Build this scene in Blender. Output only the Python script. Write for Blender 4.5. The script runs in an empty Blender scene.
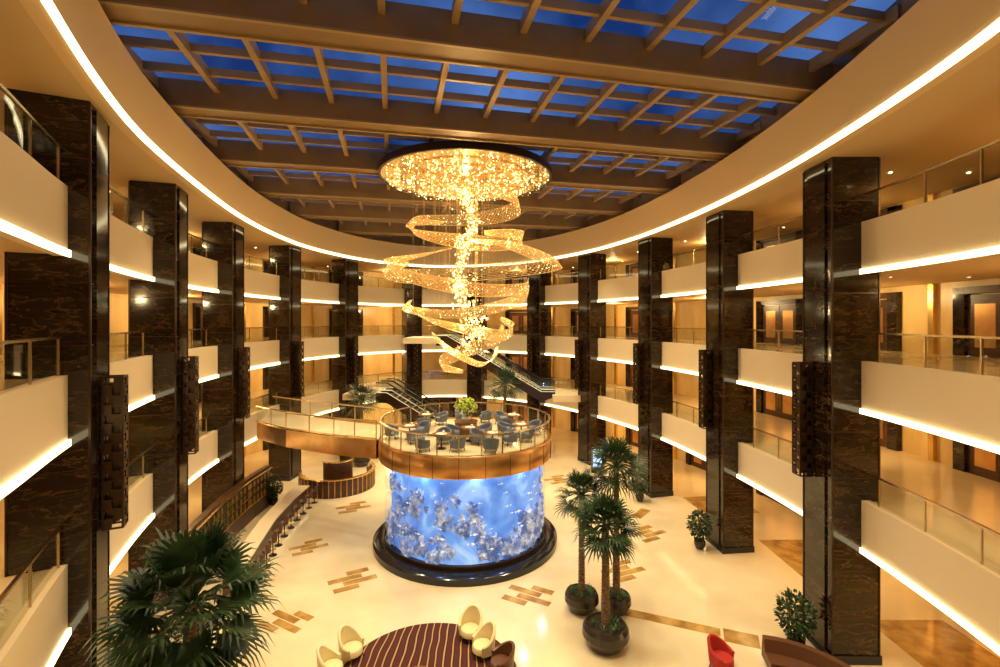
import bpy, math, random
from mathutils import Vector, Matrix, noise
random.seed(7)
R=random.random
def U(a,b): return random.uniform(a,b)
sc=bpy.context.scene
try:
    sc.view_settings.view_transform='Standard'
    sc.view_settings.look='None'
except Exception as e: print(e)

# ---------------------------------------------------------------- materials
def newmat(name):
    m=bpy.data.materials.new(name); m.use_nodes=True
    nt=m.node_tree; b=nt.nodes['Principled BSDF']
    return m,nt,b
def c4(c): return (c[0],c[1],c[2],1)
def mat(name,col,rough=.5,metal=0,em=None,es=0,nscale=0,col2=None,bump=0,stretch=(1,1,1),spec=.5,lo=.35,hi=.65):
    m,nt,b=newmat(name)
    b.inputs['Base Color'].default_value=c4(col)
    b.inputs['Roughness'].default_value=rough
    b.inputs['Metallic'].default_value=metal
    b.inputs['Specular IOR Level'].default_value=spec
    if em: 
        b.inputs['Emission Color'].default_value=c4(em); b.inputs['Emission Strength'].default_value=es
    if nscale:
        tc=nt.nodes.new('ShaderNodeTexCoord'); mp=nt.nodes.new('ShaderNodeMapping'); mp.inputs['Scale'].default_value=stretch
        n=nt.nodes.new('ShaderNodeTexNoise'); n.inputs['Scale'].default_value=nscale; n.inputs['Detail'].default_value=6
        nt.links.new(tc.outputs['Object'],mp.inputs[0]); nt.links.new(mp.outputs[0],n.inputs[0])
        if col2:
            r=nt.nodes.new('ShaderNodeValToRGB'); r.color_ramp.elements[0].position=lo; r.color_ramp.elements[1].position=hi
            r.color_ramp.elements[0].color=c4(col); r.color_ramp.elements[1].color=c4(col2)
            nt.links.new(n.outputs[0],r.inputs[0]); nt.links.new(r.outputs[0],b.inputs['Base Color'])
        if bump:
            bp=nt.nodes.new('ShaderNodeBump'); bp.inputs['Strength'].default_value=bump
            nt.links.new(n.outputs[0],bp.inputs['Height']); nt.links.new(bp.outputs[0],b.inputs['Normal'])
    return m
def emis(name,col,s):
    m=bpy.data.materials.new(name); m.use_nodes=True; nt=m.node_tree; nt.nodes.clear()
    e=nt.nodes.new('ShaderNodeEmission'); e.inputs[0].default_value=c4(col); e.inputs[1].default_value=s
    o=nt.nodes.new('ShaderNodeOutputMaterial'); nt.links.new(e.outputs[0],o.inputs[0]); return m
def glassmat(name,tint=(1,1,1),base=.03,edge=.35):
    m=bpy.data.materials.new(name); m.use_nodes=True; nt=m.node_tree; nt.nodes.clear()
    t=nt.nodes.new('ShaderNodeBsdfTransparent'); t.inputs[0].default_value=c4(tint)
    g=nt.nodes.new('ShaderNodeBsdfGlossy'); g.inputs['Roughness'].default_value=.02
    f=nt.nodes.new('ShaderNodeLayerWeight'); f.inputs[0].default_value=.5
    p=nt.nodes.new('ShaderNodeMath'); p.operation='POWER'; p.inputs[1].default_value=4
    q=nt.nodes.new('ShaderNodeMath'); q.operation='MULTIPLY_ADD'; q.inputs[1].default_value=edge; q.inputs[2].default_value=base
    mx=nt.nodes.new('ShaderNodeMixShader'); o=nt.nodes.new('ShaderNodeOutputMaterial')
    nt.links.new(f.outputs['Facing'],p.inputs[0]); nt.links.new(p.outputs[0],q.inputs[0])
    nt.links.new(q.outputs[0],mx.inputs[0]); nt.links.new(t.outputs[0],mx.inputs[1]); nt.links.new(g.outputs[0],mx.inputs[2]); nt.links.new(mx.outputs[0],o.inputs[0])
    return m
def marble():
    m,nt,b=newmat('dark_marble')
    tc=nt.nodes.new('ShaderNodeTexCoord'); mp=nt.nodes.new('ShaderNodeMapping'); mp.inputs['Scale'].default_value=(.8,.8,2.6)
    n=nt.nodes.new('ShaderNodeTexNoise'); n.inputs['Scale'].default_value=.9; n.inputs['Detail'].default_value=10; n.inputs['Roughness'].default_value=.62; n.inputs['Distortion'].default_value=.35
    r=nt.nodes.new('ShaderNodeValToRGB'); e=r.color_ramp.elements
    e[0].position=0; e[0].color=(.006,.003,.002,1); e[1].position=1; e[1].color=(.012,.006,.003,1)
    for p,c in ((.40,(.012,.006,.003,1)),(.47,(.025,.012,.005,1)),(.482,(.11,.06,.024,1)),(.494,(.022,.011,.005,1)),(.56,(.008,.004,.002,1)),(.60,(.045,.023,.01,1)),(.612,(.01,.005,.002,1))):
        x=e.new(p); x.color=c
    nt.links.new(tc.outputs['Object'],mp.inputs[0]); nt.links.new(mp.outputs[0],n.inputs[0]); nt.links.new(n.outputs[0],r.inputs[0]); nt.links.new(r.outputs[0],b.inputs['Base Color'])
    b.inputs['Roughness'].default_value=.09; return m
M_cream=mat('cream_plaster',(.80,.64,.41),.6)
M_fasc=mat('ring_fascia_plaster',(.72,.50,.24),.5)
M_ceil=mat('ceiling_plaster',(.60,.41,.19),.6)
M_floor=mat('polished_marble_floor',(.68,.54,.33),.13,nscale=.35,col2=(.80,.67,.44))
M_inlay=mat('golden_marble_inlay',(.30,.15,.035),.15,nscale=1.6,col2=(.56,.34,.10))
M_marb=marble()
M_gold=mat('brushed_gold',(.85,.57,.2),.25,1)
M_wall=mat('golden_onyx_wall',(.58,.38,.14),.35,nscale=.5,col2=(.84,.62,.29),stretch=(1,1,.3))
M_wood=mat('dark_wood',(.045,.018,.008),.3,nscale=2,col2=(.10,.04,.016),stretch=(1,1,6))
M_copper=mat('copper_panel',(.62,.31,.11),.3,1,nscale=1.2,col2=(.75,.44,.18))
M_led=emis('led_strip_light',(1,.84,.46),4.6)
M_ledw=emis('escalator_strip_light',(1,.8,.42),1.2)
M_lamp=emis('downlight_glow',(1,.78,.42),8)
M_glass=glassmat('railing_glass',(.90,.92,.89),.04,.45)
M_tank=glassmat('aquarium_glass',(.97,.99,1),.02,.25)
M_metal=mat('steel_rail',(.65,.5,.30),.25,1)
M_bronze=mat('bronze_beam',(.22,.125,.042),.42,.3,nscale=.6,col2=(.28,.165,.057))
M_dbronze=mat('dark_bronze',(.05,.024,.01),.3,.6)
M_rib=mat('bronze_rib',(.34,.21,.08),.45,.2)
M_black=mat('black_stone',(.012,.012,.016),.12)
M_leaf=mat('palm_leaf',(.006,.022,.006),.4,nscale=3,col2=(.03,.065,.013))
M_leafb=mat('bush_leaf',(.02,.06,.012),.4,nscale=3,col2=(.08,.15,.035))
M_trunk=mat('palm_trunk',(.10,.05,.025),.9,nscale=9,col2=(.22,.13,.07),bump=.6)
M_pot=mat('dark_ceramic_pot',(.03,.02,.014),.2)
M_soil=mat('soil',(.04,.025,.015),.95)
M_greych=mat('blue_grey_fabric',(.10,.12,.17),.8,nscale=20,col2=(.16,.18,.24))
M_creamch=mat('cream_leather',(.74,.62,.34),.45)
M_redch=mat('red_fabric',(.42,.02,.01),.7)
M_brnch=mat('brown_leather',(.11,.04,.016),.4)
M_table=mat('table_wood',(.22,.10,.04),.25)
M_white=mat('white_cloth',(.8,.75,.65),.7)
M_flow=mat('yellow_flowers',(.75,.7,.1),.6,nscale=12,col2=(.35,.6,.08))
M_bead=emis('crystal_bead_lit',(1,.76,.32),4)
M_beadg=mat('crystal_bead_gold',(.95,.68,.28),.15,.9,(1,.6,.18),.28)
M_strand=mat('crystal_strand',(.9,.62,.24),.22,.85,(1,.6,.18),.26)
M_sky=glassmat('skylight_glass',(.8,.88,.95),.02,.15)
M_disc=mat('chandelier_disc_mirror',(.85,.58,.24),.2,1,(1,.62,.2),.16)
M_screen=emis('lit_sign',(.5,.75,1),1.2)
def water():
    m,nt,b=newmat('aquarium_water_glow')
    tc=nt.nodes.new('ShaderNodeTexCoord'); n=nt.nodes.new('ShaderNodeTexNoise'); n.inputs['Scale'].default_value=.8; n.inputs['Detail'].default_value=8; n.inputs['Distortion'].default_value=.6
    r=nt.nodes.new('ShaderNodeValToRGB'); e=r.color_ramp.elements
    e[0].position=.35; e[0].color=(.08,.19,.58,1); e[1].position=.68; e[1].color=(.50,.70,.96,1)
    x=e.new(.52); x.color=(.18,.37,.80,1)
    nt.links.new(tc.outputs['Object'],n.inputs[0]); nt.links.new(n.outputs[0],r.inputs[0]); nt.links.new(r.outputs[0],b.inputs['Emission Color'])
    b.inputs['Base Color'].default_value=(.02,.1,.4,1); b.inputs['Emission Strength'].default_value=.95; return m  # blue emission stands in for lamp-lit water; the core is no lamp
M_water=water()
M_coral=mat('coral_rock',(.07,.15,.40),.7,nscale=2.2,col2=(.80,.88,1.0),em=(.2,.36,.85),es=.2,bump=.8,lo=.40,hi=.62)  # faint blue emission put in for tank light on the coral
M_fish=mat('fish',(.9,.9,1),.3,em=(.6,.8,1),es=.6)  # emission put in so the fish look lit
def rugmat():
    m,nt,b=newmat('striped_rug')
    tc=nt.nodes.new('ShaderNodeTexCoord'); w=nt.nodes.new('ShaderNodeTexWave'); w.inputs['Scale'].default_value=1.1; w.inputs['Distortion'].default_value=4; w.inputs['Detail'].default_value=1; w.inputs['Detail Scale'].default_value=.5
    r=nt.nodes.new('ShaderNodeValToRGB'); r.color_ramp.interpolation='CONSTANT'; e=r.color_ramp.elements
    e[0].color=(.07,.01,.005,1); e[1].position=.93; e[1].color=(.42,.24,.10,1)
    x=e.new(.5); x.color=(.035,.007,.004,1)
    nt.links.new(tc.outputs['Object'],w.inputs[0]); nt.links.new(w.outputs['Fac'],r.inputs[0]); nt.links.new(r.outputs[0],b.inputs['Base Color']); b.inputs['Roughness'].default_value=.95
    return m
M_rug=rugmat()

# ---------------------------------------------------------------- mesh builder
class MB:
    def __init__(s): s.v=[];s.f=[];s.m=[];s.mats=[];s.T=Matrix.Identity(4)
    def mi(s,m):
        if m not in s.mats: s.mats.append(m)
        return s.mats.index(m)
    def add(s,vs,fs,m):
        o=len(s.v); k=s.mi(m)
        for p in vs: s.v.append(s.T@Vector(p))
        for f in fs: s.f.append([i+o for i in f]); s.m.append(k)
    def box(s,c,sz,m,rz=0,tilt=None):
        x,y,z=[a/2 for a in sz]
        M=Matrix.Translation(c)@(tilt if tilt else Matrix.Rotation(rz,4,'Z'))
        vs=[M@Vector(p) for p in ((-x,-y,-z),(x,-y,-z),(x,y,-z),(-x,y,-z),(-x,-y,z),(x,-y,z),(x,y,z),(-x,y,z))]
        s.add(vs,[(0,3,2,1),(4,5,6,7),(0,1,5,4),(1,2,6,5),(2,3,7,6),(3,0,4,7)],m)
    def lathe(s,prof,n,m,c=(0,0,0),caps=True,a0=0,a1=2*math.pi):
        full=abs(a1-a0-2*math.pi)<1e-6; k=n if full else n+1
        vs=[];fs=[]
        for (r,z) in prof:
            for i in range(k):
                a=a0+(a1-a0)*i/n; vs.append((c[0]+r*math.cos(a),c[1]+r*math.sin(a),c[2]+z))
        for j in range(len(prof)-1):
            for i in range(n):
                i2=(i+1)%k; fs.append((j*k+i,j*k+i2,(j+1)*k+i2,(j+1)*k+i))
        if caps and full:
            fs.append(tuple(range(k))[::-1]); fs.append(tuple((len(prof)-1)*k+i for i in range(k)))
        s.add(vs,fs,m)
    def tube(s,pts,r,n,m,r1=None):
        pts=[Vector(p) for p in pts]; L=len(pts); vs=[];fs=[]
        if r1 is None: r1=r
        for j,p in enumerate(pts):
            t=(pts[min(j+1,L-1)]-pts[max(j-1,0)]).normalized()
            u=t.cross(Vector((0,0,1)))
            if u.length<.05: u=t.cross(Vector((1,0,0)))
            u.normalize(); w=t.cross(u); rr=r+(r1-r)*j/max(L-1,1)
            for i in range(n):
                a=2*math.pi*i/n; vs.append(p+u*math.cos(a)*rr+w*math.sin(a)*rr)
        for j in range(L-1):
            for i in range(n): fs.append((j*n+i,j*n+(i+1)%n,(j+1)*n+(i+1)%n,(j+1)*n+i))
        fs.append(tuple(range(n))[::-1]); fs.append(tuple((L-1)*n+i for i in range(n)))
        s.add(vs,fs,m)
    def octa(s,c,r,m,h=None):
        h=h or r; x,y,z=c
        s.add([(x+r,y,z),(x,y+r,z),(x-r,y,z),(x,y-r,z),(x,y,z+h),(x,y,z-h)],[(0,1,4),(1,2,4),(2,3,4),(3,0,4),(1,0,5),(2,1,5),(3,2,5),(0,3,5)],m)
    def ring(s,cur,o0,o1,z0,z1,m,closed=True,mt=None,mb=None):
        n=len(cur); vs=[]
        for (p,q) in cur:
            for (o,z) in ((o0,z0),(o1,z0),(o1,z1),(o0,z1)): vs.append((p[0]+q[0]*o,p[1]+q[1]*o,z))
        for k in range(4):
            mm={0:mb or m,2:mt or m}.get(k,m); fs=[]
            for i in range(n if closed else n-1):
                j=(i+1)%n; fs.append((i*4+k,i*4+(k+1)%4,j*4+(k+1)%4,j*4+k))
            if k==0: base=len(s.v); s.add(vs,fs,mm)
            else:
                kk=s.mi(mm)
                for f in fs: s.f.append([a+base for a in f]); s.m.append(kk)
        if not closed:
            s.f.append([base+a for a in (0,1,2,3)]); s.m.append(s.mi(m))
            s.f.append([base+(n-1)*4+a for a in (3,2,1,0)]); s.m.append(s.mi(m))
    def mesh(s,name,smooth=False):
        me=bpy.data.meshes.new(name); me.from_pydata([tuple(v) for v in s.v],[],s.f)
        for m in s.mats: me.materials.append(m)
        me.polygons.foreach_set('material_index',s.m)
        import bmesh
        bm=bmesh.new(); bm.from_mesh(me); bmesh.ops.recalc_face_normals(bm,faces=bm.faces); bm.to_mesh(me); bm.free()
        if smooth:
            me.polygons.foreach_set('use_smooth',[True]*len(me.polygons))
            try: me.set_sharp_from_angle(angle=math.radians(40))
            except Exception: pass
        me.update(); return me
    def obj(s,name,loc=(0,0,0),rz=0,smooth=False):
        return place(s.mesh(name,smooth),name,loc,rz)
def place(me,name,loc=(0,0,0),rz=0,sc_=1):
    o=bpy.data.objects.new(name,me); sc.collection.objects.link(o); o.location=loc; o.rotation_euler=(0,0,rz); o.scale=(sc_,)*3; return o

# ---------------------------------------------------------------- plan curves
def curve(pts,N=280):
    P=[Vector(p) for p in pts]; n=len(P); d=[]
    for i in range(n):
        a,b,c,e=P[i-1],P[i],P[(i+1)%n],P[(i+2)%n]
        for k in range(30):
            t=k/30; d.append(.5*((2*b)+(c-a)*t+(2*a-5*b+4*c-e)*t*t+(3*b-a-3*c+e)*t**3))
    L=[0]
    for i in range(len(d)): L.append(L[-1]+(d[(i+1)%len(d)]-d[i]).length)
    out=[];j=0
    for k in range(N):
        t=L[-1]*k/N
        while L[j+1]<t: j+=1
        f=(t-L[j])/(L[j+1]-L[j]); out.append(d[j].lerp(d[(j+1)%len(d)],f))
    for _ in range(12): out=[(out[i-1]+out[i]*2+out[(i+1)%N])/4 for i in range(N)]
    res=[]
    for i in range(N):
        t=(out[(i+1)%N]-out[i-1]).normalized(); res.append((out[i],Vector((t.y,-t.x))))
    return res
Bp=[(0,-2.4),(4.8,-1.2),(8.4,2.6),(10.8,7),(12.0,11.5),(12.5,17.5),(12.1,25.3),(10.7,33.4),(7.85,40.5),(3.6,46.6),(-2.5,50.6),(-9,50.4),(-13.9,45),(-16.3,37),(-16.2,28.3),(-14.4,20.3),(-11.3,12.8),(-8.9,8.5),(-6.8,4.3),(-3.9,-.4)]
Rp=[(0,-1.7),(4.2,-.5),(7.2,3.2),(9.0,7),(9.9,10),(10.55,14.8),(10.8,20),(10.4,26.5),(9.2,33.5),(6.9,40),(3,45.8),(-2.8,49.6),(-8.3,49.4),(-12.6,44.6),(-14.7,38),(-14.9,32),(-14.0,25.2),(-11.5,15.9),(-9.5,11.1),(-8.0,8.3),(-5.8,4),(-3.4,0)]
CB=curve(Bp); CR=curve(Rp)
def near(cur,p):
    p=Vector(p); return min(range(len(cur)),key=lambda i:(cur[i][0]-p).length)
def inside(cur,p,off=0):
    x,y=p; c=False; n=len(cur)
    for i in range(n):
        a=cur[i][0]+cur[i][1]*off; b=cur[i-1][0]+cur[i-1][1]*off
        if (a.y>y)!=(b.y>y) and x<(b.x-a.x)*(y-a.y)/(b.y-a.y)+a.x: c=not c
    return c
# ---------------------------------------------------------------- room shell
mb=MB(); mb.box((-2,24,-.15),(62,76,.3),M_floor); mb.obj('floor')
WOFF=7.0
mb=MB(); mb.ring(CB,WOFF,WOFF+.3,0,20.9,M_wall); mb.obj('wall_outer')
LED=[3.87,8.67,13.47]; FL=[5.6,10.4,15.2]
for k in range(3):
    a,b=LED[k],FL[k]
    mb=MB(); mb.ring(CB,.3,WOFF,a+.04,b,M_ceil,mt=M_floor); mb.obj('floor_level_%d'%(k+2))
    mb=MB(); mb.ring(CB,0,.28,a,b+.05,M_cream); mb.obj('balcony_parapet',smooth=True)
    mb=MB(); mb.ring(CB,-.07,-.005,a-.02,a+.15,M_led); mb.obj('led_strip_light')
    mb=MB(); mb.ring(CB,.13,.15,b+.05,b+.98,M_glass)
    mb.ring(CB,.10,.18,b+.98,b+1.04,M_metal)
    for i in range(0,len(CB),4):
        p=CB[i][0]+CB[i][1]*.14; mb.box((p.x,p.y,b+.53),(.05,.05,.96),M_metal,rz=math.atan2(CB[i][1].y,CB[i][1].x))
    mb.obj('glass_railing')
mb=MB(); n=len(CR)
mb.ring(CR,.0,.35,17.5,19.6,M_fasc); mb.ring(CR,.35,1.0,19.3,19.6,M_fasc); mb.ring(CR,.9,1.2,19.6,21.0,M_bronze); mb.ring(CR,.25,.32,19.6,19.72,M_gold)
mb.obj('trim_ring_fascia',smooth=True)
mb=MB(); mb.ring(CR,-.08,-.005,17.46,17.66,M_led); mb.obj('led_strip_light')
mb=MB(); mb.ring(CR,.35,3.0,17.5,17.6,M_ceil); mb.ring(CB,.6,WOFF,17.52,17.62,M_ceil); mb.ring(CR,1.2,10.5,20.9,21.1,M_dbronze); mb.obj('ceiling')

# columns
cols=[(12.5,17.5),(12.1,25.3),(10.7,33.4),(7.85,40.5),(3.6,46.4),(-2.7,50.3),(-9.3,50),(-14.2,44.4),(-16.4,36.5),(-16.2,28.3),(-14.4,20.3),(-11.3,12.8)]
for c in cols:
    i=near(CB,c); nrm=CB[i][1]; p=CB[i][0]; a=math.atan2(nrm.y,nrm.x)
    if c==(-11.3,12.8): p=p+nrm*.35
    if c==(12.5,17.5): p=p-nrm*.2
    mb=MB(); S=1.6
    mb.box((0,0,8.75),(S,S,17.5),M_marb)
    mb.box((0,0,.15),(S+.12,S+.12,.3),M_black)
    for z in (1.6,3.2,4.8,6.4,8.0,9.6,11.2,12.8,14.4,16.0):
        mb.box((0,0,z),(S+.015,S+.015,.03),M_dbronze)
    for sx in (-1,1):
        for sy in (-1,1): mb.box((sx*S/2,sy*S/2,8.75),(.05,.05,17.4),M_dbronze)
    mb.box((-S/2-.03,0,8.75),(.06,S*.6,17.3),M_marb)
    mb.obj('marble_column',(p.x,p.y,0),a)
    mb=MB(); w=.44; z0,z1=6.2,10.3
    mb.box((0,0,(z0+z1)/2),(.24,.24,z1-z0-.3),M_dbronze)
    for sx in (-1,1):
        for sy in (-1,1): mb.box((sx*w/2,sy*w/2,(z0+z1)/2),(.05,.05,z1-z0),M_dbronze)
    nn=16; h=(z1-z0)/nn
    for k in range(nn+1):
        z=z0+k*h
        for s_ in (-1,1):
            mb.box((s_*w/2,0,z),(.04,w,.05),M_dbronze); mb.box((0,s_*w/2,z),(w,.04,.05),M_dbronze)
        if k<nn:
            for s_ in (-1,1):
                mb.box((s_*w/2,(-.12 if k%2 else .12),z+h/2),(.05,.2,h*.8),M_dbronze)
                mb.box(((-.12 if k%2 else .12),s_*w/2,z+h/2),(.2,.05,h*.8),M_dbronze)
                mb.box((s_*w/2,(.12 if k%2 else -.12),z+h/2),(.02,.1,h*.3),M_copper)
    mb.box((w/2+.03,0,z1-.6),(.1,.12,.12),M_dbronze); mb.box((w/2+.03,0,z0+.6),(.1,.12,.12),M_dbronze)
    tg=Vector((-nrm.y,nrm.x)); 
    if tg.y<0: tg=-tg
    q=p-nrm*(S/2+.06+w/2+.07)+tg*(.3 if c[1]<45 else 0)
    if c[0]<-11: q=q-tg*.35
    mb.obj('lattice_wall_lantern',(q.x,q.y,0),a)

# doors + pilasters on the outer wall
mb=MB(); W=1.5;H=2.5
for s_ in (-1,1):
    mb.box((0,s_*(W+.25),H/2+.15),(.3,.5,H+.3),M_marb)
    mb.box((.02,s_*W/2,H/2),(.1,W-.06,H),M_wood)
    mb.box((-.04,s_*.12,1.1),(.06,.04,.9),M_gold)
    mb.box((-.035,s_*W/2,H/2),(.03,W*.55,H*.7),M_copper)
mb.box((0,0,H+.2),(.3,2*W+1,.28),M_wood)
door=mb.mesh('door')
dn=0
seg=len(CB)
for lv,z in enumerate([0]+FL):
    for k in range(22):
        i=int((k+.5)*seg/22)%seg; p=CB[i][0]+CB[i][1]*(WOFF-.17)
        if p.y<3 or (k%2 and z>0 and k%4!=1): continue
        dn+=1
        o=place(door,'door_%d'%dn,(p.x,p.y,z),math.atan2(CB[i][1].y,CB[i][1].x)); 
        if z>15: o.scale=(1,1,.78)
mb=MB()
for k in range(44):
    i=int(k*seg/44)%seg; p=CB[i][0]+CB[i][1]*(WOFF-.1)
    if p.y<0: continue
    a=math.atan2(CB[i][1].y,CB[i][1].x)
    for z0,z1 in ((0,3.9),(5.6,8.7),(10.4,13.5),(15.2,17.5)):
        if k%2==0: mb.box((p.x,p.y,(z0+z1)/2),(.2,.25,z1-z0),M_gold,rz=a)
mb.obj('trim_wall_pilasters')

mb=MB()
def pt(name,loc,e,col=(1,.66,.30),r=.12):
    l=bpy.data.lights.new(name,'POINT'); l.energy=e; l.color=col; l.shadow_soft_size=r
    o=bpy.data.objects.new(name,l); o.location=loc; sc.collection.objects.link(o); return o
nb=26
for zc in (3.9,8.7,13.5,17.5):
    for k in range(nb):
        i=int((k+.3)*seg/nb)%seg; 
        for off in (2.4,5.4):
            p=CB[i][0]+CB[i][1]*off
            if p.y<1: continue
            mb.lathe([(.06,0),(.06,-.02)],10,M_lamp,(p.x,p.y,zc+.03 if zc<17 else zc))
        p=CB[i][0]+CB[i][1]*4.2
        if p.y>2 and k%2==0: pt('corridor_lamp',(p.x,p.y,zc-.45),{3.9:400,8.7:290,13.5:280,17.5:150}[zc],(1,.72,.32),.035)
mb.obj('ceiling_downlights')

# ---------------------------------------------------------------- skylight roof
TH=math.radians(12.5); O=Vector((-2,26)); e1=Vector((math.cos(TH),math.sin(TH))); e2=Vector((-math.sin(TH),math.cos(TH)))
def spans(fn,off,lo=-40,hi=40,st=.2):
    out=[];cur=None;t=lo
    while t<hi:
        p=fn(t)
        if inside(CR,p,off):
            if cur is None: cur=t
        elif cur is not None: out.append((cur,t)); cur=None
        t+=st
    return out
mb=MB()
def bar(dirv,base,a,b,w,z0,z1,m):
    c=base+dirv*((a+b)/2); mb.box((c.x,c.y,(z0+z1)/2),(b-a,w,z1-z0),m,rz=math.atan2(dirv.y,dirv.x))
BEAMS=[-11.5+6.1*k for k in range(-3,7)]
for v in BEAMS:
    base=O+e2*v
    for a,b in spans(lambda t:base+e1*t,.95):
        bar(e1,base,a,b,1.0,19.85,20.8,M_bronze)
        bar(e1,base+e2*.45,a,b,.12,19.78,19.85,M_rib); bar(e1,base-e2*.45,a,b,.12,19.78,19.85,M_rib)
u=-20.4
while u<22:
    base=O+e1*u
    for a,b in spans(lambda t:base+e2*t,.95): bar(e2,base,a,b,.2,20.4,20.8,M_rib)
    u+=2.05
v=BEAMS[0]
while v<32:
    if min(abs(v-b) for b in BEAMS)>.8:
        base=O+e2*v
        for a,b in spans(lambda t:base+e1*t,.95): bar(e1,base,a,b,.15,20.55,20.82,M_rib)
    v+=6.1/4
mb.obj('skylight_beams')
mb=MB(); vs=[(p.x+q.x*.95,p.y+q.y*.95,20.85) for p,q in CR]; mb.add(vs,[tuple(range(len(vs)))],M_sky); mb.obj('window_skylight')

# ---------------------------------------------------------------- aquarium with lounge deck
AX,AY=-1.86,26.3
mb=MB()
mb.lathe([(4.95,0),(4.95,.3),(4.75,.42),(4.35,.42),(4.3,.5)],96,M_black)
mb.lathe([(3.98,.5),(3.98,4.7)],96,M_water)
mb.lathe([(4.32,.45),(4.32,4.7)],96,M_tank,caps=False)
mb.lathe([(4.4,4.62),(4.62,4.66),(4.66,4.75),(4.66,5.62),(4.6,5.7),(4.45,5.7),(4.45,5.6),(0.01,5.6)],96,M_copper,caps=False)
mb.lathe([(4.4,4.62),(3.9,4.64)],96,M_water,caps=False)
mb.lathe([(4.44,5.6),(4.44,5.63)],96,M_floor)
for k in range(24):
    a=k*2*math.pi/24; mb.box((4.665*math.cos(a),4.665*math.sin(a),5.15),(.02,.02,.95),M_dbronze,rz=a)
mb.lathe([(4.40,.42),(4.40,.62),(4.33,.62)],96,M_dbronze,caps=False)
import bmesh
bmx=bmesh.new(); bmesh.ops.create_icosphere(bmx,subdivisions=3,radius=1)
ico_v=[v.co.copy() for v in bmx.verts]; ico_f=[tuple(v.index for v in f.verts) for f in bmx.faces]; bmx.free()
def blob(c,r,m,amp=.45,fr=1.8,sq=(1,1,1),maxr=4.27):
    off=Vector((U(0,50),U(0,50),U(0,50))); vs=[]
    for v in ico_v:
        d=1+amp*noise.fractal(v*fr+off,1,2,3)*1.2
        w=v*d*r; x,y,z=c[0]+w.x*sq[0],c[1]+w.y*sq[1],c[2]+w.z*sq[2]
        q=math.hypot(x,y)
        if q>maxr: x*=maxr/q; y*=maxr/q
        vs.append((x,y,max(.46,min(4.6,z))))
    mb.add(vs,ico_f,m)
for k in range(260):
    a=U(0,6.283); ridge=2.1+1.0*math.sin(a*3+1)+.6*math.sin(a*7); h=U(0,max(.6,ridge)) if R()<.88 else U(0,3.8)
    r=U(.16,.44)
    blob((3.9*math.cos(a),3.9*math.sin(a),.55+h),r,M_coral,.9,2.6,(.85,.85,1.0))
for k in range(150):
    a=U(0,6.283); z=U(1,4.4); t=a+(math.pi/2 if R()<.5 else -math.pi/2); l=U(.07,.18)
    c=Vector((4.18*math.cos(a),4.18*math.sin(a),z)); d=Vector((math.cos(t),math.sin(t),U(-.2,.2)))
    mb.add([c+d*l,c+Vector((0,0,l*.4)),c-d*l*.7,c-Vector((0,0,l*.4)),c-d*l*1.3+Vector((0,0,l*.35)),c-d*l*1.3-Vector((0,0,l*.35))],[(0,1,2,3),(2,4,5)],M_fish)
mb.obj('aquarium',(AX,AY,0),smooth=True)
mb=MB()
mb.lathe([(4.55,5.7),(4.55,6.6)],96,M_glass,caps=False)
mb.lathe([(4.50,6.6),(4.60,6.6),(4.60,6.67),(4.50,6.67),(4.50,6.6)],96,M_metal,caps=False)
for k in range(28):
    a=k*2*math.pi/28; mb.box((4.55*math.cos(a),4.55*math.sin(a),6.15),(.05,.05,.92),M_metal,rz=a)
mb.obj('deck_glass_railing',(AX,AY,0))
for k in range(10):
    a=k*math.pi/5+.5; pt('aquarium_lamp',(AX+4.15*math.cos(a),AY+4.15*math.sin(a),4.5),36,(.65,.82,1),.04)

# bridge
mb=MB()
pA=[(-6.3,28.5),(-9,29.8),(-12.5,31.6),(-15.9,33.6)]; pBn=[(-6.5,25.2),(-9,26.0),(-12.3,27.6),(-15.0,29.6)]
vs=[]
for (a,b) in zip(pA,pBn): vs+= [(a[0],a[1],4.6),(b[0],b[1],4.6),(b[0],b[1],5.58),(a[0],a[1],5.58)]
for i in range(3):
    o=i*4;q=o+4
    mb.add([vs[j] for j in (o,o+1,q+1,q)],[(0,1,2,3)],M_copper); mb.add([vs[j] for j in (o+1,o+2,q+2,q+1)],[(0,1,2,3)],M_copper)
    mb.add([vs[j] for j in (o+2,o+3,q+3,q+2)],[(0,1,2,3)],M_floor); mb.add([vs[j] for j in (o+3,o,q,q+3)],[(0,1,2,3)],M_copper)
for pp in (pA,pBn):
    for i in range(3):
        a=Vector(pp[i]);b=Vector(pp[i+1])
        mb.add([(a.x,a.y,5.58),(b.x,b.y,5.58),(b.x,b.y,6.55),(a.x,a.y,6.55)],[(0,1,2,3)],M_glass)
        for t in (0,.5): c=a.lerp(b,t); mb.box((c.x,c.y,6.08),(.05,.05,1),M_metal)
    mb.tube([(p[0],p[1],6.6) for p in pp],.045,6,M_metal)
    mb.tube([(p[0],p[1],5.66) for p in pp],.06,6,M_gold)
mb.obj('bridge_walkway')

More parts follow.
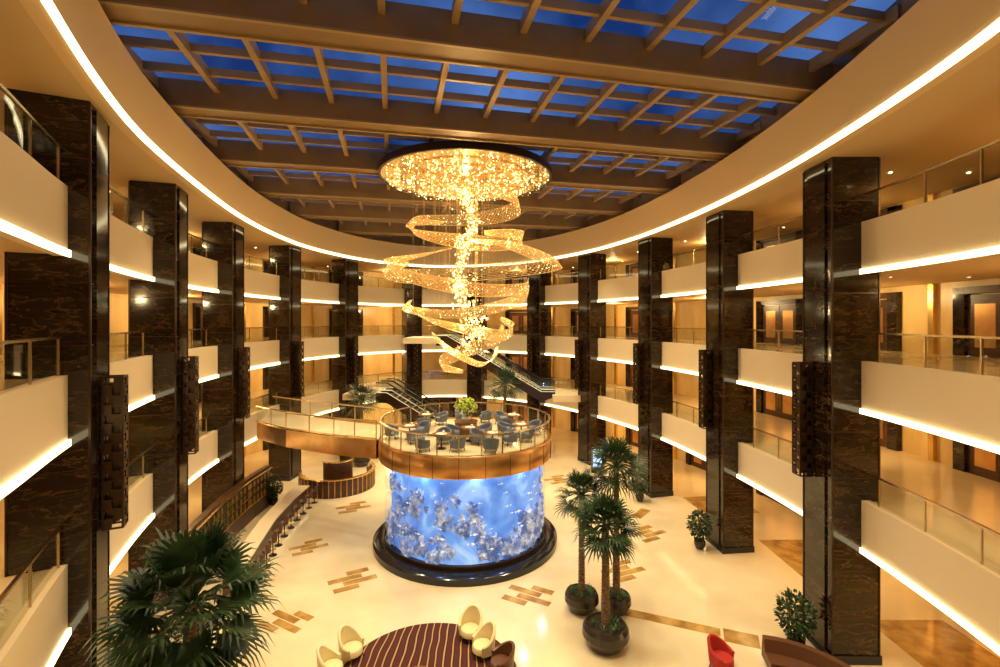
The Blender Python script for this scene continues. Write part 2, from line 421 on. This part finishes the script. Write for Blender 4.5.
# ---------------------------------------------------------------- chandelier
mb=MB()
mb.lathe([(4.55,19.62),(4.68,19.62),(4.68,19.98),(0.01,19.98)],96,M_dbronze,caps=False)
mb.lathe([(.01,19.66),(4.55,19.66)],96,M_disc,caps=False)
for k in range(12):
    a=k*math.pi/6
    mb.box((2.3*math.cos(a),2.3*math.sin(a),19.63),(4.4,.05,.05),M_gold,rz=a)
for rr in (1.2,2.4,3.5): mb.lathe([(rr,19.6),(rr+.06,19.6),(rr+.06,19.66)],64,M_gold,caps=False)
for k in range(1500):
    r=4.5*math.sqrt(R()); a=U(0,6.283); mb.octa((r*math.cos(a),r*math.sin(a),19.6-U(0,.12)),U(.025,.055),M_bead if R()<.38 else M_beadg)
for k in range(90):
    r=2.8*R()**.8; a=U(0,6.283); L=U(.3,.8)+1.6*max(0,1-r/2.4)*R(); x,y=r*math.cos(a),r*math.sin(a)
    mb.box((x,y,19.6-L/2),(.012,.012,L),M_strand)
    for q in range(2): mb.octa((x,y,19.6-L*(1-q*.4)),.04,M_bead if R()<.5 else M_beadg,.06)
for k in range(1000):
    z=U(10.0,18.6); g=.42+.2*math.sin((z-10)*.75)
    cxo,cyo=.4*math.cos(z*1.1),.4*math.sin(z*1.1)
    x,y=cxo+random.gauss(0,g*.62),cyo+random.gauss(0,g*.62)
    mb.octa((x,y,z),U(.03,.055),M_bead if R()<.42 else M_beadg,U(.05,.1))
for k in range(60):
    x,y=random.gauss(0,1.3),random.gauss(0,1.3); z=U(11.3,16.5); mb.box((x,y,(z+19.6)/2),(.009,.009,19.6-z),M_strand)
def cr(P,t):
    n=len(P)-1; s_=min(int(t*n),n-1); f=t*n-s_
    a=P[max(s_-1,0)];b=P[s_];c=P[s_+1];d=P[min(s_+2,n)]
    return .5*((2*b)+(c-a)*f+(2*a-5*b+4*c-d)*f*f+(3*b-a-3*c+d)*f**3)
def ribbon(P,width,n=110,tw0=0,tw1=2,lit=.06):
    ns=11; n=int(n*1.1)
    P=[Vector(p) for p in P]; st=[[] for _ in range(ns)]
    for i in range(n+1):
        t=i/n; p=cr(P,t); d=(cr(P,min(1,t+.01))-cr(P,max(0,t-.01))).normalized()
        s1=d.cross(Vector((0,0,1))).normalized(); s2=s1.cross(d); tw=tw0+(tw1-tw0)*t
        w=width*(.15+.85*math.sin(math.pi*min(.98,max(.02,t)))**.6)
        ax=s1*math.cos(tw)+s2*math.sin(tw); bx=s2*math.cos(tw)-s1*math.sin(tw)
        for q in range(ns): f=(q/(ns-1)-.5); st[q].append(p+ax*(f*w)+bx*(.35*w*(.25-f*f)))
    for q in range(ns): mb.tube(st[q],.024 if q in(0,ns-1) else .014,3,M_strand)
    for i in range(0,n):
        for q in range(ns-1):
            a=st[q][i];b=st[q+1][min(i+1,n)] if (i+q)%2 else st[q+1][max(i-1,0)]
            e=(b-a); s_=e.cross(Vector((0,0,1))); 
            if s_.length<1e-5: continue
            s_=s_.normalized()*.011
            mb.add([a-s_,a+s_,b+s_,b-s_],[(0,1,2,3)],M_strand)
            p=a.lerp(b,R()); mb.octa(p,U(.016,.032),M_bead if R()<lit*1.6 else M_beadg)
def pol3(L): return [(r*math.cos(math.radians(a)),r*math.sin(math.radians(a)),z) for a,r,z in L]
ribbon(pol3([(60,2.9,19.5),(25,2.9,18.9),(-5,2.8,18.0),(-40,2.3,17.3),(-90,2.3,16.9),(-150,2.8,17.1),(-190,2.9,17.4),(-230,2.2,17.6)]),.85,120,1.5,.5)
ribbon(pol3([(175,2.9,17.4),(200,3.0,16.6),(250,2.8,15.9),(300,2.8,15.7),(340,3.2,16.1),(380,2.9,16.8),(420,1.9,17.0)]),.75,110,.4,1.8)
ribbon(pol3([(-70,1.0,16.1),(-25,2.4,15.9),(5,4.0,15.5),(-5,4.9,15.0),(-45,4.5,14.4),(-95,3.8,14.0),(-140,3.9,14.1),(-175,4.3,14.6),(-205,3.8,15.2)]),.9,150,.3,1.4)
ribbon(pol3([(150,1.0,15.9),(165,2.4,15.6),(185,3.9,15.1),(205,4.0,14.4),(245,2.6,13.7),(300,2.3,13.4),(345,3.2,13.6),(375,3.6,14.2)]),.75,130,.2,1.6)
ribbon(pol3([(10,3.5,13.9),(-10,3.0,13.1),(-50,2.2,12.5),(-110,2.2,12.2),(-165,3.1,12.5),(-190,3.2,13.0)]),.7,110,1.2,.3)
ribbon(pol3([(185,3.0,12.4),(215,2.2,11.9),(275,1.8,11.4),(330,2.3,11.1),(365,2.6,11.5),(390,2.2,12.0)]),.65,100,.3,1.7)
ribbon(pol3([(0,2.0,11.6),(-20,1.8,10.9),(-70,1.0,10.4),(-150,1.2,9.8),(-200,1.4,9.3),(-250,.7,9.0)]),.65,80,1.0,2.4)
ribbon(pol3([(175,1.9,11.2),(195,1.2,10.5),(250,.5,9.9),(340,.9,9.5),(370,1.5,9.8),(385,1.9,10.4)]),.5,70,1.2,.2)
mb.obj('spiral_crystal_chandelier',(AX,AY,0))
for z,e in ((19.0,500),(16.6,700),(14.0,600),(11.6,500)): pt('chandelier_lamp',(AX,AY,z),e,(1,.72,.34),.12)
for v in (-16,-9.5,-3,3.7,9.8,16,21):
    for u in (-9,-4.5,0,4.5,9):
        p=O+e2*v+e1*u
        if inside(CR,p,-2.6) and (p-Vector((AX,AY))).length>5:
            l=bpy.data.lights.new('added_roof_fill_spot','SPOT'); l.energy=2900; l.color=(1,.80,.46); l.spot_size=math.radians(90); l.spot_blend=.8; l.shadow_soft_size=.1  # fill light added to brighten the floor; the beams carry no fixture
            o=bpy.data.objects.new('added_roof_fill_spot',l); o.location=(p.x,p.y,19.7); sc.collection.objects.link(o)

# ---------------------------------------------------------------- furniture
def tub_chair(m,h=.78,arm=.6,w=.36):
    mb=MB(); n=18; a0,a1=math.radians(-125),math.radians(125); vs=[];fs=[]
    for i in range(n+1):
        a=a0+(a1-a0)*i/n; k=math.cos(a*.72)**2; top=arm+(h-arm)*k
        for r,z in ((w*.82,.2),(w*1.0,.2),(w*1.16,top-.04),(w*1.08,top),(w*.92,top-.03)):
            vs.append((-r*math.cos(a),r*math.sin(a),z))
    for i in range(n):
        for j in range(5): fs.append((i*5+j,i*5+(j+1)%5,(i+1)*5+(j+1)%5,(i+1)*5+j))
    fs.append((0,1,2,3,4)); fs.append(tuple(n*5+j for j in range(5)))
    mb.add(vs,fs,m)
    mb.lathe([(w*.8,.2),(w*.9,.24),(w*.9,.4),(w*.8,.45)],20,m,(.03,0,0))
    for x in (-1,1):
        for y in (-1,1): mb.tube([(x*w*.6,y*w*.6,.22),(x*w*.72,y*w*.72,0)],.022,6,M_dbronze)
    return mb.mesh('armchair',True)
ch_grey=tub_chair(M_greych); ch_cream=tub_chair(M_creamch,1.12,.6,.42); ch_red=tub_chair(M_redch,1.0,.6,.42); ch_br=tub_chair(M_brnch,1.0,.62,.42)
def table(r,h,m,cloth=False):
    mb=MB(); mb.lathe([(r,h-.05),(r,h)],28,m); mb.lathe([(.24,0),(.24,.03),(.04,.06),(.04,h-.05)],16,M_dbronze)
    if cloth: 
        mb.lathe([(r*.55,h),(r*.55,h+.012)],20,M_white)
    mb.lathe([(.05,h),(.06,h+.12),(.04,h+.14)],10,M_white,(.1,.05,0))
    return mb.mesh('round_table',True)
tb=table(.48,.72,M_table,True)
for (x,y) in ((-2.9,-1.0),(-1.0,-2.9),(1.5,-2.6),(3.0,-.6),(2.6,2.0),(0,3.1),(-2.5,2.1),(0.3,-1.4)):
    place(tb,'cafe_table',(AX+x,AY+y,5.63))
    a0=U(0,3)
    for k in range(3 if (x,y)!=(0.3,-1.4) else 2):
        a=a0+k*2.1; r=.95; q=Vector((x+r*math.cos(a),y+r*math.sin(a)))
        if q.length<4.0 and q.length>1.1: place(ch_grey,'lounge_armchair',(AX+q.x,AY+q.y,5.63),a+math.pi)
mb=MB(); mb.lathe([(.62,0),(.62,.72),(.66,.76)],28,M_table); mb.lathe([(.16,.76),(.26,.9),(.14,1.15),(.2,1.25)],16,M_white)
for k in range(260):
    d=Vector((random.gauss(0,1),random.gauss(0,1),random.gauss(0,.8)+.3)).normalized()*U(.3,.62); mb.octa((d.x,d.y,1.55+d.z*.8),U(.05,.09),M_flow if R()<.75 else M_leafb)
mb.obj('flower_arrangement_table',(AX,AY,5.63))

def rug(name,loc,r):
    mb=MB(); mb.lathe([(r,0),(r,.02)],72,M_rug); mb.obj(name,loc)
rug('round_striped_rug',(-2.4,15.75,.001),3.05); rug('round_striped_rug',(8.6,13.9,.001),1.85)
for m,x,y,rz in ((ch_cream,-5.2,16.8,-.4),(ch_cream,-5.6,15.9,0.1),(ch_cream,-1.1,17.85,-1.9),(ch_cream,-.6,16.95,-2.6),(ch_br,0.05,16.1,-2.9),(ch_red,7.55,16.35,-.9)):
    place(m,'wing_armchair',(x,y,.022 if (Vector((x,y))-Vector((-2.4,15.75))).length<3 else 0),rz,.95)
place(table(.55,.5,M_table),'coffee_table',(-2.6,15.2,.022))
mb=MB()
def arcsofa(mb,r,a0,a1,m):
    n=24; sec=[(r-.75,.12),(r-.75,.42),(r-.2,.45),(r-.12,.85),(r+.06,.88),(r+.14,.12)]
    vs=[];fs=[];k=len(sec)
    for i in range(n+1):
        a=a0+(a1-a0)*i/n
        for rr,z in sec: vs.append((rr*math.cos(a),rr*math.sin(a),z))
    for i in range(n):
        for j in range(k): fs.append((i*k+j,i*k+(j+1)%k,(i+1)*k+(j+1)%k,(i+1)*k+j))
    fs.append(tuple(range(k))); fs.append(tuple(n*k+j for j in range(k)))
    mb.add(vs,fs,m)
    for i in range(0,5):
        a=a0+(a1-a0)*(i+.3)/5; mb.box(((r-.3)*math.cos(a),(r-.3)*math.sin(a),.06),(.5,.06,.12),M_dbronze,rz=a)
arcsofa(mb,2.6,math.radians(0),math.radians(80),M_brnch); mb.obj('curved_sofa',(8.7,14.15,.0),smooth=True)

# bar counter and stools
path=[Vector((-11.4,20.2)),Vector((-12.0,23)),Vector((-12.6,26)),Vector((-12.9,29)),Vector((-12.9,31.5))]
def pol(path):
    out=[]
    for i,p in enumerate(path):
        t=(path[min(i+1,len(path)-1)]-path[max(i-1,0)]).normalized(); out.append((p,Vector((t.y,-t.x))))
    return out
mb=MB(); pc=pol(path); mb.ring(pc,-.25,.25,0,1.0,M_wood,closed=False); mb.ring(pc,-.4,.4,1.0,1.08,M_cream,closed=False); mb.ring(pc,.25,.28,.9,.98,M_led,closed=False); mb.obj('bar_counter')
mb=MB(); mb.lathe([(.2,0),(.2,.02),(.03,.05),(.03,.66),(.19,.68),(.2,.72)],16,M_dbronze)
mb.lathe([(.19,.72),(.21,.76),(.19,.82)],16,M_brnch)
mb.lathe([(.19,.80),(.23,1.12),(.20,1.12),(.17,.80)],12,M_brnch,caps=False,a0=-1.2,a1=1.2)
mb.lathe([(.14,.28),(.15,.3)],14,M_gold)
stool=mb.mesh('bar_stool',True)
for k in range(12):
    t=k/11*(len(path)-1)*.99; i=int(t); p=path[i].lerp(path[i+1],t-i); place(stool,'bar_stool',(p.x+.78,p.y-.05,0),U(-.2,.2))
mb=MB(); mb.ring(pc,-2.5,-2.2,0,2.4,M_wood,closed=False); mb.ring(pc,-2.2,-1.9,0,.9,M_wood,closed=False); mb.ring(pc,-2.2,-1.85,.9,.95,M_gold,closed=False)
for z in (1.35,1.8,2.25): mb.ring(pc,-2.2,-2.0,z,z+.03,M_gold,closed=False)
for i in range(4):
    for j in range(12):
        f=j/12; p=pc[i][0].lerp(pc[i+1][0],f); q=pc[i][1].lerp(pc[i+1][1],f)*-2.1
        for z in (.95,1.38,1.83): mb.lathe([(.045,z),(.045,z+.18),(.018,z+.23),(.018,z+.3)],8,M_copper if (i+j)%2 else M_leafb,(p.x+q.x,p.y+q.y,0))
mb.obj('bar_back_shelf')

# two-tier curved booth (left rear)
mb=MB()
A0,A1=math.radians(-165),math.radians(40)
def arcwall(r0,r1,z0,z1,m,a0=A0,a1=A1,n=30):
    c=[(Vector((0,0)),Vector((math.cos(a0+(a1-a0)*i/n),math.sin(a0+(a1-a0)*i/n)))) for i in range(n+1)]
    mb.ring(c,r0,r1,z0,z1,m,closed=False)
arcwall(2.45,2.6,0,1.15,M_wood); arcwall(2.4,2.66,1.15,1.22,M_gold); arcwall(1.6,2.45,0,.42,M_brnch); arcwall(2.2,2.45,.42,.95,M_brnch)
arcwall(0,1.55,0,.25,M_wood); arcwall(.9,1.05,.25,1.9,M_wood,math.radians(-140),math.radians(100)); arcwall(.85,1.1,1.9,1.98,M_gold,math.radians(-140),math.radians(100))
for i in range(24):
    a=A0+(A1-A0)*(i+.5)/24; mb.box((2.61*math.cos(a),2.61*math.sin(a),.58),(.03,.05,1.1),M_copper,rz=a)
mb.obj('curved_banquette_booth',(-11.7,34.6,0),smooth=False)

# escalators
def escalator(name,loc,rz,rise):
    mb=MB(); run=rise/math.tan(math.radians(30)); 
    for sy in (-.65,.65):
        pr=[(-1.0,rise+.0),(0,rise),(run,0),(run+1.2,0)]
        up=[(x,z+1.0) for x,z in pr]; lo=[(x,z-.7 if i<3 else z-.25) for i,(x,z) in enumerate(pr)]; mid=[(x,z+.15) for x,z in pr]
        for d in (-.12,.12):
            vs=[(x,sy+d,z) for x,z in lo]+[(x,sy+d,z) for x,z in mid]
            mb.add(vs,[(i,i+1,5+i,4+i) for i in range(3)],M_dbronze)
        vs=[(x,sy,z) for x,z in mid]+[(x,sy,z) for x,z in up]; mb.add(vs,[(i,i+1,5+i,4+i) for i in range(3)],M_glass)
        mb.tube([(x,sy,z) for x,z in up],.06,6,M_black)
        mb.tube([(x,sy-.14,z+.05) for x,z in mid],.025,5,M_ledw)
    ns=int(rise/.2)
    for k in range(ns):
        x=run*k/ns; z=rise*(1-k/ns); mb.box((x+run/ns/2,0,z-.22),(run/ns,1.1,.42),M_metal if k%2 else M_dbronze)
    vs=[(-1,-.65,rise-.7),(0,-.65,rise-.7),(run,-.65,-.3),(-1,.65,rise-.7),(0,.65,rise-.7),(run,.65,-.3)]; mb.add(vs,[(0,1,4,3),(1,2,5,4)],M_dbronze)
    mb.obj(name,loc,rz)
for dy in (0,1.7):
    escalator('escalator',(-4.6,43.2+dy,5.6),-.12,4.8)
    escalator('escalator',(-9.5,41.5+dy,.0),-.12,5.6)
mb=MB(); mb.box((6.3,42.6,5.3),(3.6,4.0,.55),M_cream); mb.box((-6.9,44.5,10.15),(3.2,5,.5),M_cream); mb.box((-11.8,43.4,5.35),(3.4,4.5,.5),M_cream); mb.obj('escalator_landing')

# ---------------------------------------------------------------- plants
def pot(mb,r,h):
    mb.lathe([(r*.55,0),(r*.7,.04),(r*1.0,h*.55),(r*.97,h*.85),(r*.88,h),(r*.8,h),(r*.8,h-.06)],28,M_pot); mb.lathe([(r*.8,h-.09),(r*.8,h-.05)],24,M_soil)
def palm(h,cr,nl,tr,pr,ph,seed,nbl=15,lean=0):
    random.seed(seed); mb=MB(); pot(mb,pr,ph)
    n=30; prof=[]
    for k in range(26):
        a=U(0,6.28); r=pr*.55*math.sqrt(R())+.05; 
        for q in range(5):
            b=a+q; d=Vector((math.cos(b),math.sin(b),U(.5,1.4))).normalized()*U(.18,.35); s=Vector((-d.y,d.x,0)).normalized()*.03; c=Vector((r*math.cos(a),r*math.sin(a),ph-.06))
            mb.add([c,c+d*.6+s,c+d,c+d*.6-s],[(0,1,2,3)],M_leafb)
    z0=ph-.06
    for i in range(n*2+1):
        t=i/(2*n); rr=tr*(1.15-.35*t)*(1.12 if i%2 else .92); prof.append((rr,z0+(h-z0)*t))
    mb.lathe(prof,12,M_trunk)
    top=Vector((0,0,h))
    for i in range(nl):
        t=(i+.5)/nl; el=math.radians(80-135*t**.9+U(-7,7)); az=i*2.399+U(-.2,.2)
        d=Vector((math.cos(az)*math.cos(el),math.sin(az)*math.cos(el),math.sin(el)))
        Lp=cr*U(.42,.58); mid=top+d*Lp*.55+Vector((0,0,.05*cr)); e=top+d*Lp-Vector((0,0,.03*cr))
        mb.tube([top,mid,e],.018*cr+.004,4,M_leaf)
        s=Vector((-math.sin(az),math.cos(az),0)); up=s.cross(d)*-1
        if up.z<0: up=-up
        tw=U(-.4,.4); s2=(s*math.cos(tw)+up*math.sin(tw)).normalized(); up2=d.cross(s2); 
        if up2.z<0: up2=-up2
        for b in range(nbl):
            q=(b/(nbl-1)-.5)*2; an=q*1.75; dd=(d*math.cos(an)+s2*math.sin(an)+up2*(.12+.18*abs(q))).normalized()
            L=cr*.58*(1-.3*abs(q))*U(.9,1.08); wd=(dd.cross(up2)).normalized()*(.024*cr+.004)
            p1=e+dd*L*.5; p2=e+dd*L-Vector((0,0,L*U(.15,.4))); p15=e+dd*L*.8-Vector((0,0,L*.08))
            mb.add([e,p1+wd,p15+wd*.6,p2,p15-wd*.6,p1-wd],[(0,1,5),(1,2,4,5),(2,3,4)],M_leaf)
    return mb
palm(4.4,1.35,40,.14,.85,.8,1,16).obj('potted_fan_palm',(3.85,17.5,0))
palm(4.7,1.2,32,.12,.7,.75,2,14).obj('potted_fan_palm',(3.35,19.7,0))
palm(5.9,1.4,36,.13,.6,.7,3,14).obj('potted_fan_palm',(4.75,19.6,0))
palm(4.25,2.25,42,.2,.9,.8,4,20).obj('potted_fan_palm',(-8.3,12.9,0))
palm(5.4,1.7,28,.14,.7,.7,5,12).obj('potted_fan_palm',(-11.4,39.5,0))
palm(6.6,1.8,28,.14,.7,.7,6,12).obj('potted_fan_palm',(.4,40.0,0))
random.seed(11)
def bush(h,w,n):
    mb=MB(); pot(mb,.3,.5)
    for k in range(9):
        a=U(0,6.28); r=w*.6*R(); mb.tube([(0,0,.45),(r*.4*math.cos(a),r*.4*math.sin(a),h*.5),(r*math.cos(a),r*math.sin(a),h*U(.7,.95))],.018,4,M_trunk)
    for k in range(n):
        d=Vector((random.gauss(0,1),random.gauss(0,1),random.gauss(0,1))).normalized()*R()**.4
        c=Vector((d.x*w,d.y*w,h*.66+d.z*h*.36)); v=(d+Vector((U(-.6,.6),U(-.6,.6),U(-.6,.3)))).normalized()*U(.14,.24); s=v.cross(Vector((U(-1,1),U(-1,1),1))).normalized()*.05
        mb.add([c,c+v*.5+s,c+v,c+v*.5-s],[(0,1,2,3)],M_leaf if k%3 else M_leafb)
    return mb.mesh('bush')
bs=bush(2.0,.58,800)
for x,y,s_ in ((10.6,17.2,1),(10.4,25.0,.95),(-14.6,31.0,.85),(-10.4,16.2,.9),(9.2,31.6,.9)):
    place(bs,'potted_ficus',(x,y,0),U(0,6),s_)

# floor inlays
mb=MB()
for x,y,a,s_ in ((-6.7,22,.5,1),(-10.0,25.2,.5,.9),(-8.4,18.9,-.5,.9),(5.9,22.8,.4,1),(1.3,20.7,-.5,1),(-9.3,30.6,.4,1),(8.3,26.8,.5,1),(-4.5,33.8,.5,.8),(5.0,30,.4,1),(-6.2,36.5,.4,1),(4.4,36,.4,1)):
    for k,(dx,dy,w) in enumerate(((-.45,-.62,1.1),(.25,-.2,1.5),(-.35,.22,1.5),(.3,.64,1.0))):
        c,sn=math.cos(a),math.sin(a); mb.box((x+(dx*c-dy*sn)*s_,y+(dx*sn+dy*c)*s_,.003),(w*s_,.36*s_,.006),M_inlay,rz=a)
for k,(x,y,w,h,a) in enumerate(((6.7,18.9,3.6,.5,-.38),(9.0,17.9,1.2,.8,-.38),(14.2,31,3.5,3,.1),(15.5,24,3,4,0),(16.0,17,3,4,0),(-16.5,24,2,5,.2),(8.7,29.6,1.6,.6,.9))):
    mb.box((x,y,.004+.001*k),(w,h,.008),M_inlay,rz=a)
mb.obj('floor_inlay')
mb=MB(); mb.box((0,0,1.0),(.9,.2,2.0),M_dbronze); mb.box((0,-.11,1.15),(.7,.02,1.4),M_screen); mb.obj('lit_information_sign',(7.6,37.6,0))
mb=MB(); mb.box((0,0,.55),(6,.7,1.1),M_wood); mb.box((0,-.05,1.12),(6.2,.95,.06),M_gold); mb.box((0,-.37,.2),(5.8,.03,.08),M_led); mb.obj('reception_desk',(-6,47.5,0))

# ---------------------------------------------------------------- world + camera
w=bpy.data.worlds.new('World'); sc.world=w; w.use_nodes=True; nt=w.node_tree; bg=nt.nodes['Background']
tc=nt.nodes.new('ShaderNodeTexCoord'); n=nt.nodes.new('ShaderNodeTexNoise'); n.inputs['Scale'].default_value=3.5; n.inputs['Detail'].default_value=4
r=nt.nodes.new('ShaderNodeValToRGB'); r.color_ramp.elements[0].position=.38; r.color_ramp.elements[0].color=(.008,.035,.16,1); r.color_ramp.elements[1].position=.68; r.color_ramp.elements[1].color=(.11,.23,.58,1)
nt.links.new(tc.outputs['Generated'],n.inputs[0]); nt.links.new(n.outputs[0],r.inputs[0]); nt.links.new(r.outputs[0],bg.inputs[0]); bg.inputs[1].default_value=1.0
cam=bpy.data.cameras.new('camera'); co=bpy.data.objects.new('camera',cam); sc.collection.objects.link(co)
co.location=(0,0,11.8); co.rotation_euler=(math.radians(90),0,0); cam.sensor_width=36; cam.lens=17.28; cam.shift_y=-.0115; cam.clip_start=.05; cam.clip_end=300
sc.camera=co
print('polys',sum(len(o.data.polygons) for o in sc.objects if o.type=='MESH'))
